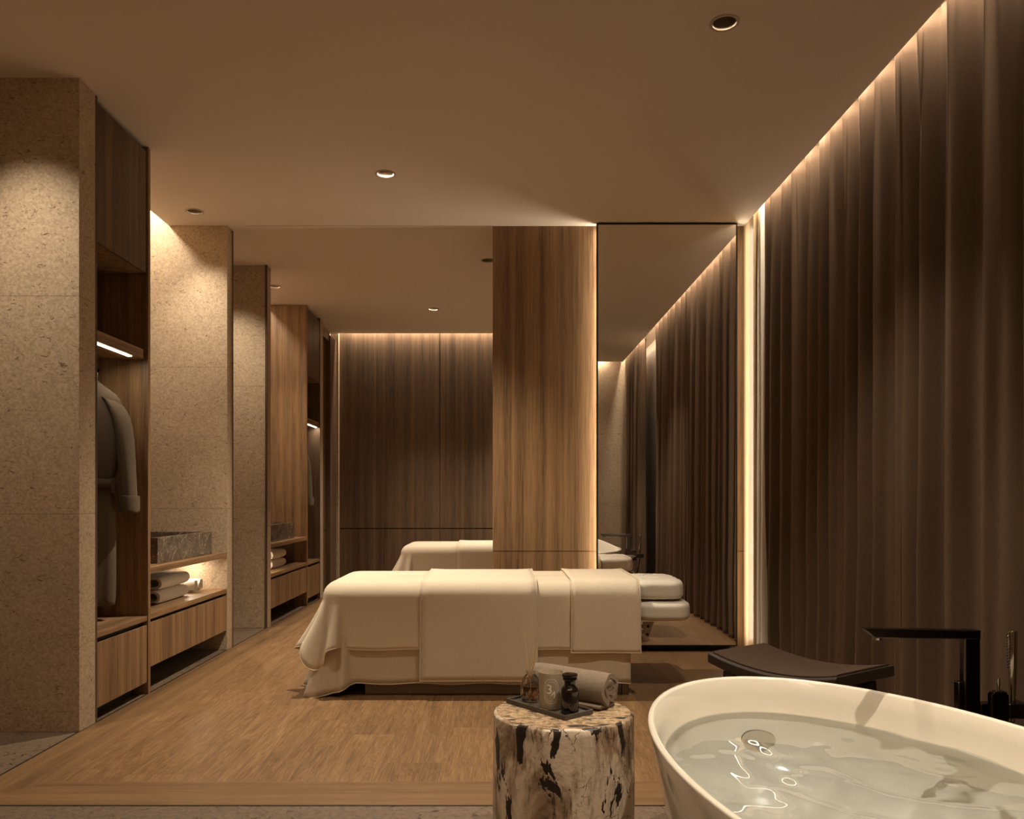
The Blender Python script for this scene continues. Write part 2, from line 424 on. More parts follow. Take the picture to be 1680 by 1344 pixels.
# far side stone pier, door and frame
mb = MB(); mb.box(XB, XL, MP-3.635, 8.28, 0, H); mb.box(XB, XL, 8.93, YF, 0, H); mb.box(XB, XL-.06, 8.28, 8.93, 2.72, H); struct('wall_pier_far', mb, M['stone'])
mb = MB(); mb.box(XL-.08, XL-.05, 8.32, 8.62, .01, .655); mb.box(XL-.08, XL-.05, 8.32, 8.62, .672, 2.66); mb.box(XL-.088,XL-.056, 8.32,8.62,.655,.672)
d = struct('door_1', mb, M['wood_dark'])
fr = MB(); fr.box(XL-.10, XL-.01, 8.28, 8.32, 0, 2.72); fr.box(XL-.10, XL+.004, 8.62, 8.93, 0, 2.72); fr.box(XL-.10, XL-.01, 8.32, 8.62, 2.66, 2.72)
fr.build('door_frame', M['wood_dark'], d)
# pillar behind the mirror and the lit return beside the curtain
mb = MB(); PX0 = -.055; PY = 5.396
mb.box(PX0, 1.66, PY, 5.95, 0, .648); mb.box(PX0, 1.66, PY, 5.95, .654, H); mb.box(PX0+.006, 1.64, PY+.006, 5.94, .64, .66)
struct('wall_pillar', mb, M['wood'])
mb = MB(); mb.box(XR, 1.66, 5.19, PY, 0, H+.1); struct('trim_7', mb, M['lit_wood'])

# ------------------------------------------------------------------ standing mirror
t_ = thing('wall_mirror', 'tall frameless mirror with thin black edge, backlit, between wood pillar and curtain', 'mirror', (1.08,5.345,0))
mb = MB(); mb.quad((.632,5.3245,.045),(1.532,5.3245,.045),(1.532,5.3245,2.786),(.632,5.3245,2.786)); mb.build('glass', M['mirror'], t_)
mb = MB()
mb.box(.624,.632,5.322,5.36,.038,2.794); mb.box(1.532,1.540,5.322,5.36,.038,2.794); mb.box(.632,1.532,5.322,5.36,2.786,2.794); mb.box(.632,1.532,5.322,5.36,.036,.045)
mb.build('frame', M['black_frame'], t_)
mb = MB(); mb.box(.634,1.53,5.326,5.358,.046,2.785); mb.build('back_panel', M['black_frame'], t_)
mb = MB(); mb.box(.70,1.46,5.36,PY-.001,.3,2.5); mb.build('wall_mount', M['black_frame'], t_)
mb = MB(); mb.box(.66,1.50,5.372,PY-.001,0,.036); mb.build('plinth', M['black'], t_)

# ------------------------------------------------------------------ downlights
def downlight(x, y, label):
    t = thing('downlight', label, 'ceiling light', (x,y,H), 'recessed ceiling downlights')
    n = 32
    mb = MB(); prof = [(RH+.001,H+.001),(RH+.010,H-.0005),(RH+.010,H-.003),(RH-.001,H-.003),(RH-.003,H+.004)]
    mb.lathe(prof, x, y, n, False, False); mb.build('trim_ring', M['trim_ring'], t, smooth=40)
    mb = MB(); prof = [(RH-.003,H+.003),(RH-.006,H+.02),(RH-.014,H+.06),(RH-.02,H+.08)]
    mb.lathe(prof, x, y, n, False, False); mb.build('reflector', M['reflector'], t, smooth=60)
    mb = MB(); mb.lathe([(.001,H+.079),(RH-.02,H+.079),(RH-.02,H+.085)], x, y, n, False, True); mb.build('lens', M['wax'], t)
    return t
names = ['downlight nearest the curtain, above the tub end of the room','downlight above the left half of the massage bed',
 'downlight in front of the stone partition, above the basin','downlight over the second bed, before the panelled far wall',
 'downlight beside the top of the wood pillar','downlight half hidden behind the stone partition in the reflected far bay',
 'downlight close to the near stone pier at the left','downlight between the two stone partitions','downlight over the bath tub','fill downlight added out of view over the bare floor left of the tub',
 'fill downlight added out of view at the back of the bathing corner','downlight over the head end of the second bed']
for (x, y), nm in zip(LIGHTS, names): downlight(x, y, 'small round recessed ' + nm)

# ------------------------------------------------------------------ closet and vanity (built once, and reflected for the far bay)
def closet(far):
    w = 'in the reflected far bay' if far else 'on the left by the stone pier'
    t = thing('wardrobe', 'open dark oak wardrobe niche with lit shelf ' + w, 'wardrobe', (-2.1,3.9,0))
    y0, y1 = 3.637, 4.172
    mb = MB(); mb.box(XB, XL+.002, y1, y1+.028, 0, H-.004); mb.build('side_panel', M['wood'], t)
    mb = MB(); mb.box(XB, XL+.001, y0, y0+.012, 0, H-.004); mb.build('side_panel', M['wood_dark'], t)
    mb = MB(); mb.box(XB+.0, XB+.02, y0+.012, y1, .02, H-.004); mb.build('back_panel', M['wood'], t)
    mb = MB(); mb.box(XL-.02, XL-.004, y0+.014, y1-.012, 2.15, H-.03); mb.build('door', M['wood_dark'], t, bevel=.001)
    mb = MB(); mb.box(XB+.02, XL-.021, y0+.012, y1, 2.15, 2.17); mb.build('soffit', M['wood'], t)
    mb = MB(); mb.box(XB+.02, XL-.012, y0+.012, y1-.022, 1.708, 1.758); sh = mb.build('shelf', M['wood_shelf'], t, bevel=.001)
    mb = MB(); mb.box(-1.850, -1.832, y0+.03, y1-.12, 1.7035, 1.7085); mb.build('led_strip', M['led'], sh)
    mb = MB(); mb.tube([(-2.06,y0+.012,1.655),(-2.06,y1,1.655)], .011, 14); mb.build('rail', M['dark_metal'], t, smooth=40)
    mb = MB(); mb.box(XB+.02, XL-.002, y0+.012, y1, .375, .40); mb.build('bottom_shelf', M['wood_shelf'], t, bevel=.001)
    mb = MB(); mb.box(XL-.022, XL-.002, y0+.016, y1-.004, .062, .352); mb.build('drawer', M['wood'], t, bevel=.001)
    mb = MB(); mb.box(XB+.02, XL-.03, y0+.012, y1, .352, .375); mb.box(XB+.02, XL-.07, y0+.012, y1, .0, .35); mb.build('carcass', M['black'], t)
    # vanity
    v = thing('vanity_unit', 'floating oak washstand with open shelf and drawer ' + ('in the reflected far bay behind the second partition' if far else 'between wardrobe and stone partition'), 'vanity', (-2.1,4.8,0))
    y0, y1 = 4.202, 5.382
    mb = MB(); mb.box(XB+.001, XL, y0, y1, .612, .645); c = mb.build('counter', M['wood_shelf'], v, bevel=.001)
    mb = MB(); mb.box(-2.06, -1.99, 5.10, y1-.03, .608, .6125); mb.build('led_strip', M['led'], c)
    mb = MB(); mb.box(XB+.001, XL, y0, y1, .378, .407); mb.build('shelf', M['wood_shelf'], v, bevel=.001)
    mb = MB(); mb.box(XL-.02, XL, y0+.004, y1-.002, .133, .360); mb.build('drawer', M['wood'], v, bevel=.001)
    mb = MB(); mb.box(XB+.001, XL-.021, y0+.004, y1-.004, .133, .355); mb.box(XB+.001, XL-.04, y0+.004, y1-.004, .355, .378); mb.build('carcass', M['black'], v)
    b = thing('wash_basin', 'rectangular brown veined marble basin on the ' + ('reflected far bay washstand' if far else 'near washstand counter'), 'basin', (-2.1,4.85,.645))
    bx0, bx1, by0, by1, z0, z1 = -2.36, -1.863, 4.43, 5.262, .646, .786
    mb = MB(); w_ = .035
    mb.box(bx0,bx1,by0,by1,z0,z0+.03); mb.box(bx0,bx0+w_,by0,by1,z0+.03,z1); mb.box(bx1-w_,bx1,by0,by1,z0+.03,z1)
    mb.box(bx0+w_,bx1-w_,by0,by0+w_,z0+.03,z1); mb.box(bx0+w_,bx1-w_,by1-w_,by1,z0+.03,z1)
    mb.build('bowl', M['marble'], b)
    mb = MB(); mb.lathe([(.022,z0+.03),(.022,z0+.034),(.001,z0+.034)], -2.11, 4.85, 20); mb.build('drain', M['steel'], b, smooth=30)

def spiral_roll(mb, c, ax, length, R, turns=3.2, th=.010, squash=1.0, seed=0, end=None):
    # rolled towel: spiral sheet with thickness; c = centre, ax = unit horizontal axis
    rnd = random.Random(seed); a = Vector((*ax, 0)).normalized(); side = Vector((-a.y, a.x, 0))
    r0 = R - turns*th*1.06; n = int(turns*26)
    rows = []
    m = 9
    for i in range(m+1):
        u = i/m; off = (u-.5)*length
        edge = 1 - .06*(abs(2*u-1)**6)
        row_o, row_i = [], []
        for k in range(n+1):
            th_ = 2*PI*turns*k/n; r = max(.002, (r0 + (R-r0)*k/n)*edge)
            wv = 1+.015*math.sin(3*th_/turns+u*5+seed)
            jit = .003*math.sin(k*.9+seed) if i in (0, m) else 0
            ph = th_ - 2*PI*turns - PI/2 - .35
            for rr, dst in ((r, row_o), (max(.001, r-th*.86), row_i)):
                p = Vector(c) + a*(off+jit) + side*(rr*wv*math.cos(ph)) + Vector((0,0,rr*wv*squash*math.sin(ph)))
                dst.append(tuple(p))
        rows.append(row_o + row_i[::-1])
    mb.loft(rows, True, True)
    return mb
def folded_towel(mb, x0, x1, y0, y1, z0, h):
    # folded slab; the near end shows the roll of the fold
    w = x1-x0; n = 16; th = h/5.2
    path = []
    cx = x1-h/2; cz = z0+h/2
    outer = []
    # c-shaped fold: outer stadium and inner s-fold
    for k in range(n+1):
        a = -PI/2 + PI*k/n; outer.append((cx+(h/2)*math.cos(a), cz+(h/2)*math.sin(a)))
    outer += [(x0+.02, z0+h), (x0+.006,z0+h-.006), (x0+.004, cz+.001),(x0+.01,cz+.0)]
    inner = []
    for k in range(n+1):
        a = PI/2 - PI*k/n; inner.append((cx-.004+(h/2-th)*math.cos(a), cz+(h/2-th)*math.sin(a)))
    poly = outer + [(cx-.06, cz+.002)] + [(cx-.05, cz+h/2-th)] + inner + [(cx-.05, z0+th),(cx-.06, cz-.002),(x0+.01,cz-.002),(x0+.004,cz-.004),(x0+.005,z0+.005),(x0+.02,z0)]
    m = 10; rings = []
    for i in range(m+1):
        u = i/m; e = 1-.10*abs(2*u-1)**8
        rings.append([(cx+(px-cx)*e, y0+(y1-y0)*u+.002*math.sin(px*90), cz+(pz-cz)*(e+.02*math.sin(7*u+px*30))) for px, pz in poly])
    mb.loft(rings, True, True); return mb
def curl(mb, x, y, z, R):
    pts = []
    for k in range(50):
        a = 2*PI*2.1*k/49; r = R*(.15+.85*k/49); pts.append((x+r*math.cos(a)*1.25, y, z+r*math.sin(a)*.9))
    return mb.tube(pts, R*.15, 6)
def towels(far):
    w = 'reflected far bay' if far else 'near washstand'
    for i in range(2):
        z0 = .4085 + i*.078
        tt = thing('folded_towel', ('upper' if i else 'lower') + ' folded white towel in the stack on the ' + w + ' shelf', 'towel', (-2.02,4.76,z0), 'folded towels on the ' + w + ' shelf')
        mb = folded_towel(MB(), -2.14, -1.90+.005*i, 4.56+.01*i, 4.985, z0, .074)
        mb.build('terry', M['white_towel'], tt, smooth=50)
        mb = MB(); mb.tube([(-2.12,4.82,z0+.0747),(-1.935,4.82,z0+.0747)], .0008, 6)
        mb.box(-2.12,-1.935,4.80,4.84,z0+.0735,z0+.0752); mb.build('border', M['print'], tt)
    for i in range(2):
        y = 5.155+i*.088
        tt = thing('rolled_towel', 'rolled white towel ' + ('against the stone partition' if i else 'next to the folded stack') + ' on the ' + w + ' shelf', 'towel', (-2.05,y,.408), 'rolled towels on the ' + w + ' shelf')
        spiral_roll(MB(), (-2.05,y,.4085+.041), (1,0), .25, .041, 3.0, .0105, seed=i).build('terry', M['white_towel'], tt, smooth=60)

def robe(far):
    w = 'reflected far bay wardrobe' if far else 'near wardrobe'
    t = thing('bathrobe', 'long taupe bathrobe with belt hanging in the ' + w, 'robe', (-2.06,4.02,.47))
    cx, cy = -2.06, 4.02
    secs = [(1.597,.058,.036),(1.575,.08,.044),(1.548,.115,.05),(1.52,.155,.055),(1.497,.182,.06),(1.46,.192,.066),(1.38,.193,.074),(1.28,.188,.078),(1.18,.178,.076),(1.10,.160,.066),(1.065,.152,.064),(1.02,.154,.068),(.9,.158,.074),(.75,.160,.076),(.6,.160,.076),(.478,.158,.074),(.475,.150,.068)]
    rings = []
    n = 56
    for z, hw, hd in secs:
        r = []
        fa = max(0, min(1, (1.5-z)/.6))
        for k in range(n):
            a = 2*PI*k/n
            fo = 1 + fa*(.07*math.sin(5*a+1.3+z*.8)+.04*math.sin(9*a-z*2))
            sx = abs(math.cos(a))**.8*(1 if math.cos(a) > 0 else -1)
            r.append((cx+hw*sx*(1+.012*fa*math.sin(3*a)), cy+hd*math.sin(a)*fo, z))
        rings.append(r)
    body = MB().loft(rings, False, False).build('robe_body', M['robe'], t, smooth=70, sub=1)
    for sgn in (1, -1):
        pts = [(.150,1.488,.055),(.185,1.45,.062),(.215,1.36,.058),(.228,1.25,.055),(.236,1.12,.053),(.243,1.0,.052)]
        rings = []
        for x, z, r in pts:
            rings.append([(cx+sgn*(x-.012)+sgn*r*.72*math.cos(2*PI*k/24), cy-.005+r*.95*math.sin(2*PI*k/24)*(1+.06*math.sin(3*2*PI*k/24+z*9)), z+.25*r*math.cos(2*PI*k/24)*(-1 if z>1.4 else 0)) for k in range(24)])
        MB().loft(rings, False, False).build('sleeve', M['robe'], t, smooth=70, sub=1)
        rings = []
        for z, r in ((1.012,.054),(1.016,.061),(1.0,.063),(.95,.064),(.934,.063),(.931,.058),(.94,.052)):
            rings.append([(cx+sgn*.233+r*.72*math.cos(2*PI*k/24), cy-.005+r*.95*math.sin(2*PI*k/24), z+(.004*math.sin(5*2*PI*k/24) if z < .95 else 0)) for k in range(24)])
        MB().loft(rings, False, False).build('cuff', M['robe'], t, smooth=60, sub=1)
    # lapel collar: band from the neck down to the belt, both sides
    rows = []
    for s_ in (-1, 1):
        rows = []
        for k in range(13):
            u = k/12; z = 1.60-.50*u; hw = .055+.03*math.sin(PI*min(1,u*1.2))
            x = cx+s_*(.066-.070*u); yb = cy-.046-.040*math.sin(PI*min(1,.12+u*.75))
            rows.append([(x+s_*hw*(q/4-.3), yb-.010*math.sin(PI*q/4)+.012*(q/4-.5)**2, z+.01*(q/4)) for q in range(5)])
        MB().grid(rows).build('lapel', M['robe'], t, smooth=60, solid=.007)
    r1, r2 = [], []
    for k in range(41):
        a = 2*PI*k/40
        r1.append((cx+.163*math.cos(a), cy+.078*math.sin(a), 1.082-.012*math.sin(a*1)+.008*math.cos(a)))
        r2.append((cx+.163*math.cos(a), cy+.078*math.sin(a), 1.036-.012*math.sin(a*1)+.008*math.cos(a)))
    MB().grid([r1, r2]).build('belt', M['robe'], t, smooth=60, solid=.006)
    for s_ in (1,-1):
        MB().box(cx+s_*.158-.004, cx+s_*.158+.012*s_+.004, cy-.03, cy-.018, 1.025, 1.10).build('belt_loop', M['robe'], t, bevel=.002)
    hg = [(cx+.012,cy,1.667),(cx+.012,cy,1.672)]
    pts = [(cx+.013*math.cos(a)+0, cy, 1.667+.013*math.sin(a)) for a in [PI*1.15-.1*k*PI*1.1 for k in range(11)]] + [(cx,cy,1.63),(cx,cy,1.60)]
    h = MB(); h.tube(pts, .0025, 8); h.build('hanger_hook', M['dark_metal'], t, smooth=40)
    h = MB(); h.tube([(cx-.17,cy,1.495),(cx-.08,cy,1.555),(cx,cy,1.60),(cx+.08,cy,1.555),(cx+.17,cy,1.495)], .011, 8); h.build('hanger_arms', M['wood_dark'], t, smooth=40)

for a in (None, MP):
    MIR = a; far = a is not None
    closet(far); towels(far); robe(far)
MIR = None

# ------------------------------------------------------------------ massage beds
def drape(xl, xr, yf, yb, z, rr, hem, flare, wave, rc=.13, nf=46, nc=44, ns=50, spine=.3):
    per = []
    L1 = xr-xl-rc
    def add(x, y, nx, ny): per.append((x, y, nx, ny))
    for i in range(nf): add(xr-L1*i/nf, yf, 0, -1)
    for i in range(nc):
        a = -PI/2 - (PI/2)*i/nc; add(xl+rc+rc*math.cos(a), yf+rc+rc*math.sin(a), math.cos(a), math.sin(a))
    L2 = yb-yf-2*rc
    for i in range(ns): add(xl, yf+rc+L2*i/ns, -1, 0)
    for i in range(nc):
        a = PI - (PI/2)*i/nc; add(xl+rc+rc*math.cos(a), yb-rc+rc*math.sin(a), math.cos(a), math.sin(a))
    for i in range(nf+1): add(xl+rc+L1*i/nf, yb, 0, 1)
    rows = []
    S = 0; prev = None; ss = []
    for x, y, nx, ny in per:
        if prev: S += math.hypot(x-prev[0], y-prev[1])
        prev = (x, y); ss.append(S)
    mid = S/2
    for (x, y, nx, ny), s in zip(per, ss):
        d = mid-abs(s-mid)          # symmetric distance along the hem from the head end
        side = -1 if s < mid else 1
        q = (min(max(x, xl+spine), xr), (yf+yb)/2)
        row = []
        px, py = x-nx*rr, y-ny*rr
        for k in range(9):
            u = k/8; row.append((q[0]+(px-q[0])*u, q[1]+(py-q[1])*u, z))
        for k in range(1, 8):
            a = PI/2*k/7; row.append((px+nx*rr*math.sin(a), py+ny*rr*math.sin(a), z-rr*(1-math.cos(a))))
        hz = hem(x, y, d, L1, side)
        for k in range(1, 15):
            u = k/14; off = flare(x, y, d, L1)*u**1.25 + wave(s, d, L1)*u
            row.append((x+nx*off, y+ny*off, z-rr+(hz-(z-rr))*u))
        rows.append(row)
    mb = MB().grid(rows); return mb, rows
def strip_over(x0, x1, yf, yb, z, rr, hz0, hz1, nx=14, wob=.0):
    prof = []
    for k in range(14): prof.append((yf, hz0+(z-rr-hz0)*k/14))
    for k in range(8): a = PI/2*k/7; prof.append((yf+rr*(1-math.cos(PI/2-a)) if False else yf+rr-rr*math.cos(a), z-rr+rr*math.sin(a)))
    for k in range(1, 9): prof.append((yf+rr+(yb-yf-2*rr)*k/9, z))
    for k in range(8): a = PI/2*k/7; prof.append((yb-rr+rr*math.sin(a), z-rr+rr*math.cos(a)))
    for k in range(1, 15): prof.append((yb, z-rr+(hz1-(z-rr))*k/14))
    rows = []
    for i in range(nx+1):
        u = i/nx; x = x0+(x1-x0)*u
        bulge = .004*(1-min(1, min(u, 1-u)*8))
        row = []
        for (y, zz) in prof:
            sgn = -1 if y < (yf+yb)/2 else 1
            out = max(0, (z-rr-zz))/z
            row.append((x+wob*out*(u-.5), y+sgn*(bulge if zz < z-rr*.5 else 0)+sgn*.006*out*math.sin(u*9), zz+(bulge if zz > z-rr*.7 else 0)))
        rows.append(row)
    return MB().grid(rows), rows
def gs(v, c, w): return math.exp(-((v-c)/w)**2)
def bed(far):
    vis = lambda y: (y-4.146)/.708 if far else (4.854-y)/.708
    vw = lambda y: .25+.75*max(0, min(1, vis(y)*1.25-.12))
    w = 'second massage bed in the reflected far bay' if far else 'massage bed in front of the wood pillar'
    wl = 'on the second bed in the reflected far bay' if far else 'on the near massage bed'
    t = thing('massage_bed', ('low taupe massage bed with cream padded headrest, in the reflected far bay' if far else 'low taupe massage bed with cream padded headrest, in front of the wood pillar'), 'massage bed', (0,4.5,0))
    mb = MB(); mb.box(-.695,.60,4.17,4.83,.0,.075); mb.build('plinth', M['bed_base'], t, bevel=.004)
    for yy in (4.165,4.80): MB().box(.618,.652,yy,yy+.035,0,.09).build('leg', M['bed_base'], t, bevel=.002)
    mb = MB(); mb.box(-.70,.645,4.172,4.828,.09,.42); mb.build('frame', M['bed_base'], t)
    mb = MB().superbox(-.095,4.5,.49,.782,.335,.067,9,10); mb.build('mattress', M['cushion'], t, smooth=80, weld=True)
    def puff(p, q):
        x, y, z = p
        if q[2] > .3: z += .004*math.sin(60*y)*math.sin(45*x)*abs(q[0])
        return (x, y, z)
    up = MB().superbox(.832,4.50,.517,.140,.235,.056,5,14, puff).build('headrest_cushion', M['cushion'], t, smooth=80, weld=True)
    seam = []
    for k in range(25):
        a = PI*(k/24)+PI/2; seam.append((.855+.075*math.cos(a), 4.5+.10*math.sin(a), .5728))
    MB().tube(seam, .0035, 8).build('seam', M['cushion'], up, smooth=60)
    MB().superbox(.850,4.47,.408,.150,.235,.055,5,14, puff).build('headrest_cushion', M['cushion'], t, smooth=80, weld=True)
    for yy in (4.29, 4.63):
        pl = MB().prism([(.745,.352),(.805,.352),(.79,.318),(.782,.285),(.775,.272),(.762,.272),(.755,.285),(.748,.315)], 'y', yy, yy+.008).build('hinge_plate', M['steel'], t, bevel=.001)
        for bx, bz in ((.772,.328),(.768,.286)):
            MB().add([], []).loft([[(bx+.007*math.cos(2*PI*k/16), yv, bz+.007*math.sin(2*PI*k/16)) for k in range(16)] for yv in (yy+.002, yy-.004)]).build('bolt', M['dark_metal'], pl, smooth=40)
        MB().box(.60,.752,yy+.009,yy+.02,.318,.335).box(.60,.752,yy+.009,yy+.02,.285,.305).build('headrest_arm', M['steel'], t, bevel=.001)
    # under sheet
    st = lambda v, a, b: (lambda t: t*t*(3-2*t))(max(0, min(1, (v-a)/(b-a))))
    hem = lambda x,y,d,L,s: .062+.004*math.sin(d*19) - .050*st(d,L-.02,L+.05) + .012*math.sin((d-L)*40)*st(d,L,L+.05)
    fl = lambda x,y,d,L: .010+.12*st(d,L-.01,L+.14)*vw(y)
    wv = lambda s,d,L: (.030*math.sin((d-L)*62+.4)+.010*math.sin((d-L)*27))*st(d,L-.03,L+.03)
    mb, rows = drape(-.895,.657,4.146,4.854,.566,.085,hem,fl,wv)
    o = mb.build('bed_skirt', M['under'], None, smooth=80, solid=.003); tag(o, 'cream under sheet hanging almost to the floor ' + wl, 'sheet')
    hm = MB().tube([r[-1] for r in rows], .0028, 6); hm.build('hem', M['hem'], o, smooth=60)
    # blanket
    hem = lambda x,y,d,L,s: .236+.003*math.sin(d*17+1) - .105*gs(d,L+.10,.030) + .05*gs(d,L+.155,.03) - .03*gs(d,L+.26,.05) + .010*gs(d,L+.02,.03)
    fl = lambda x,y,d,L: .008+.105*st(d,L+.01,L+.13)*vw(y)
    wv = lambda s,d,L: (.034*math.sin((d-L)*68-.9)+.016*math.sin((d-L)*31+.5)+.006*math.sin((d-L)*120))*st(d,L-.01,L+.04)
    mb, rows = drape(-.925,.69,4.133,4.867,.574,.085,hem,fl,wv)
    o = mb.build('blanket', M['sheet'], None, smooth=80, solid=.003); tag(o, 'cream linen blanket draped with folded corners ' + wl, 'blanket')
    MB().tube([r[-1] for r in rows], .0026, 6).build('hem', M['hem'], o, smooth=60)
    # runner and small towel
    for nm, lab, x0, x1, hz, zz, y_, mt, ct in (('bed_runner','wide cream runner laid across the middle ',-.405,.180,.078,.583,.010,M['runner'],'runner'),
                                 ('hand_towel','small ivory towel laid across the head end ',.357,.702,.221,.584,.011,M['towel_cream'],'towel')):
        yf, yb = 4.133-y_, 4.867+y_
        mb, rows = strip_over(x0, x1, yf, yb, zz, .085, hz, hz+.01, wob=.012)
        o = mb.build(nm, mt, None, smooth=80, solid=.004); tag(o, lab + wl, ct)
        for path in (rows[0], rows[-1], [r[0] for r in rows], [r[-1] for r in rows]):
            MB().tube(path, .0034, 6).build('hem', M['hem'], o, smooth=60)
bed(False)
MIR = 12.30  # second bed is a solid stand-in for the mirrored one
bed(True)
MIR = None

# ------------------------------------------------------------------ curtains
def curtain(name, y0, y1, label, seed, period=.17, m=None):
    rnd = random.Random(seed)
    L = y1-y0; n = max(24, int(L/.006))
    nf = max(2, int(L/period)); amps = [rnd.uniform(.55,1.15) for _ in range(nf+2)]; ph = [rnd.uniform(-.9,.9) for _ in range(nf+2)]
    rows = []
    zs = [.006,.03,.08,.2,.45,.8,1.2,1.6,2.0,2.3,2.5,2.7,2.82,2.9]
    for z in zs:
        low = max(0, 1-z/1.6); row = []
        top = max(0, (z-2.2)/.7)
        for i in range(n+1):
            y = y0+L*i/n; u = (y-y0)/L*nf; k = int(min(nf-1, u)); f = u-k
            w = amps[k]*(1-f)+amps[k+1]*f; p = ph[k]*(1-f)+ph[k+1]*f
            a = 2*PI*(u)+p+.25*low*math.sin(3*u+seed)
            x = 1.685 - .048*w*(1+.25*low)*math.sin(a) - .017*(1-top)*math.sin(2.3*a+1.1+.6*z*.4) - .012*math.sin(.37*u+seed)
            x -= .010*top*math.sin(4*a)
            x += .006*low*math.sin(7*u+z*6)
            row.append((max(x, XR+.008), y+.022*w*math.cos(a)*(.6+.5*low), z))
        rows.append(row)
    o = MB().grid(rows).build(name, m or M['curtain'], None, smooth=80, solid=.003)
    return tag(o, label, 'curtain')
curtain('curtain', 3.365, 5.085, 'dark brown floor length curtain beside the mirror, behind the stool', 3)
curtain('curtain', 1.87, 3.355, 'dark brown floor length curtain behind the tub tap', 11, .19)
curtain('curtain', -.20, 1.00, 'dark brown curtain at the back of the bathing corner, past the window', 5)
curtain('sheer_curtain', 5.10, 5.185, 'narrow cream sheer curtain gathered beside the lit wood strip', 2, .085, M['sheer'])
# window seen in the mirror
w = struct('window_1', MB().box(XW-.05,XW,1.0,1.06,0,2.5).box(XW-.05,XW,1.80,1.86,0,2.5).box(XW-.05,XW,1.06,1.80,2.42,2.5).box(XW-.05,XW,1.38,1.44,0,2.42).box(XW-.05,XW,1.06,1.8,0,.05), M['black_frame'])
MB().box(XW-.03,XW-.02,1.06,1.38,.05,2.42).build('pane', M['window_glass'], w)
MB().box(XW-.03,XW-.02,1.44,1.80,.05,2.42).build('pane', M['window_glass'], w)
MB().box(XW-.09,XW-.05,1.40,1.42,.62,.66).build('handle', M['gunmetal'], w)

# ------------------------------------------------------------------ bath tub
TH = math.radians(-8); TA, TB, TCX, TCY, ZR = .875, .482, .84, 1.66, .45
def tp(a, k, z, ka=None):
    ka = k if ka is None else ka
    u, v = TA*ka*math.cos(a), TB*k*math.sin(a)
    return (TCX + u*math.sin(TH) + v*math.cos(TH), TCY + u*math.cos(TH) - v*math.sin(TH), z)
def trise(a):        # back rest at the near end stands a little higher
    c = -math.cos(a); return .09*max(0, min(1, (c-.35)/.65))**2
t = thing('bath_tub', 'glossy cream oval freestanding bath tub filled with water', 'bath tub', (TCX,TCY,0))
N = 128
prof = []   # (scale b, scale a, z, rise weight)
for k in range(13):
    u = k/12; prof.append((.76+.24*u**.75, .84+.16*u**.75, .0+ (ZR-.006)*u, u**3))
prof += [(1.0,1.0,ZR-.003,1),(.994,.997,ZR,1),(.982,.990,ZR+.0005,1),(.970,.983,ZR-.001,1),(.962,.979,ZR-.006,1)]
for u, kb, ka in ((.12,.945,.967),(.3,.915,.945),(.5,.87,.915),(.68,.815,.875),(.82,.74,.825),(.92,.64,.76),(.98,.50,.66),(1.0,.3,.42),(1.0,.02,.03)):
    prof.append((kb, ka, ZR-.006-(ZR-.075)*u, max(0,1-u*2)))
rings = [[tp(2*PI*k/N, kb, z+trise(2*PI*k/N)*rw, ka) for k in range(N)] for kb, ka, z, rw in prof]
tub = MB().loft(rings).build('shell', M['ceramic'], t, smooth=60)
# plug cover high on the foot-end slope
from mathutils.bvhtree import BVHTree
bv = BVHTree.FromPolygons([tuple(v.co+t.location) for v in tub.data.vertices], [tuple(p.vertices) for p in tub.data.polygons])
hit, hn, _, _ = bv.find_nearest(Vector((.765,2.36,.245)))
dc = hit; nrm = hn if hn.y < 0 else -hn; nrm = (nrm+Vector((0,-.25,0))).normalized()
ua = nrm.cross(Vector((0,0,1))).normalized(); va_ = nrm.cross(ua)
def disc(c, r, h0, h1): return [[tuple(c+nrm*h+(ua*math.cos(2*PI*k/40)+va_*math.sin(2*PI*k/40))*rr) for k in range(40)] for rr, h in ((r,h0),(r,h1-.002),(r-.002,h1))]
o = MB().loft(disc(dc, .052, -.02, .007)).build('drain_cover', M['ceramic'], t, smooth=40); o['label'] = 'round cream plug cover'
MB().loft(disc(dc, .0545, -.02, .004)).build('drain_ring', M['dark_metal'], t, smooth=40)
# water
ZW = .352
def wave_h(x, y):
    d = math.hypot(x-1.08, y-1.98)
    c3 = lambda v: (math.sin(v)+.35*math.sin(2*v+.8)+.15*math.sin(3*v+1.9))
    h = .0030*c3(27*d-1.2+1.1*math.sin(5*x+3*y)+.5*math.sin(11*y-4*x))*math.exp(-1.0*d)
    h += .0019*c3(15*x+10*y+1.8*math.sin(6*y)) + .0013*c3(12*x-21*y+1.3*math.sin(9*x)) + .0006*c3(37*x+24*y+2*math.sin(13*y-7*x))
    far_ = min(1, max(0, (2.30-y+.35*(x-.8))/.35)); return 1.35*h*(.08+.92*far_)
nr, na = 150, 300
rows = []
for i in range(nr+1):
    k = .0004+ (.9185-.0004)*i/nr
    row = []
    for j in range(na):
        a = 2*PI*j/na
        x, y, _ = tp(a, k, 0, k*(.9475/.9185)); row.append((x, y, ZW+wave_h(x, y)))
    rows.append(row)
wt = MB().grid(rows, closed_u=True).build('bath_water', M['water'], None, smooth=180)
wt.cycles.is_caustics_caster = True; tub.cycles.is_caustics_receiver = True
tag(wt, 'clear rippling water in the bath tub', 'water', kind='stuff')

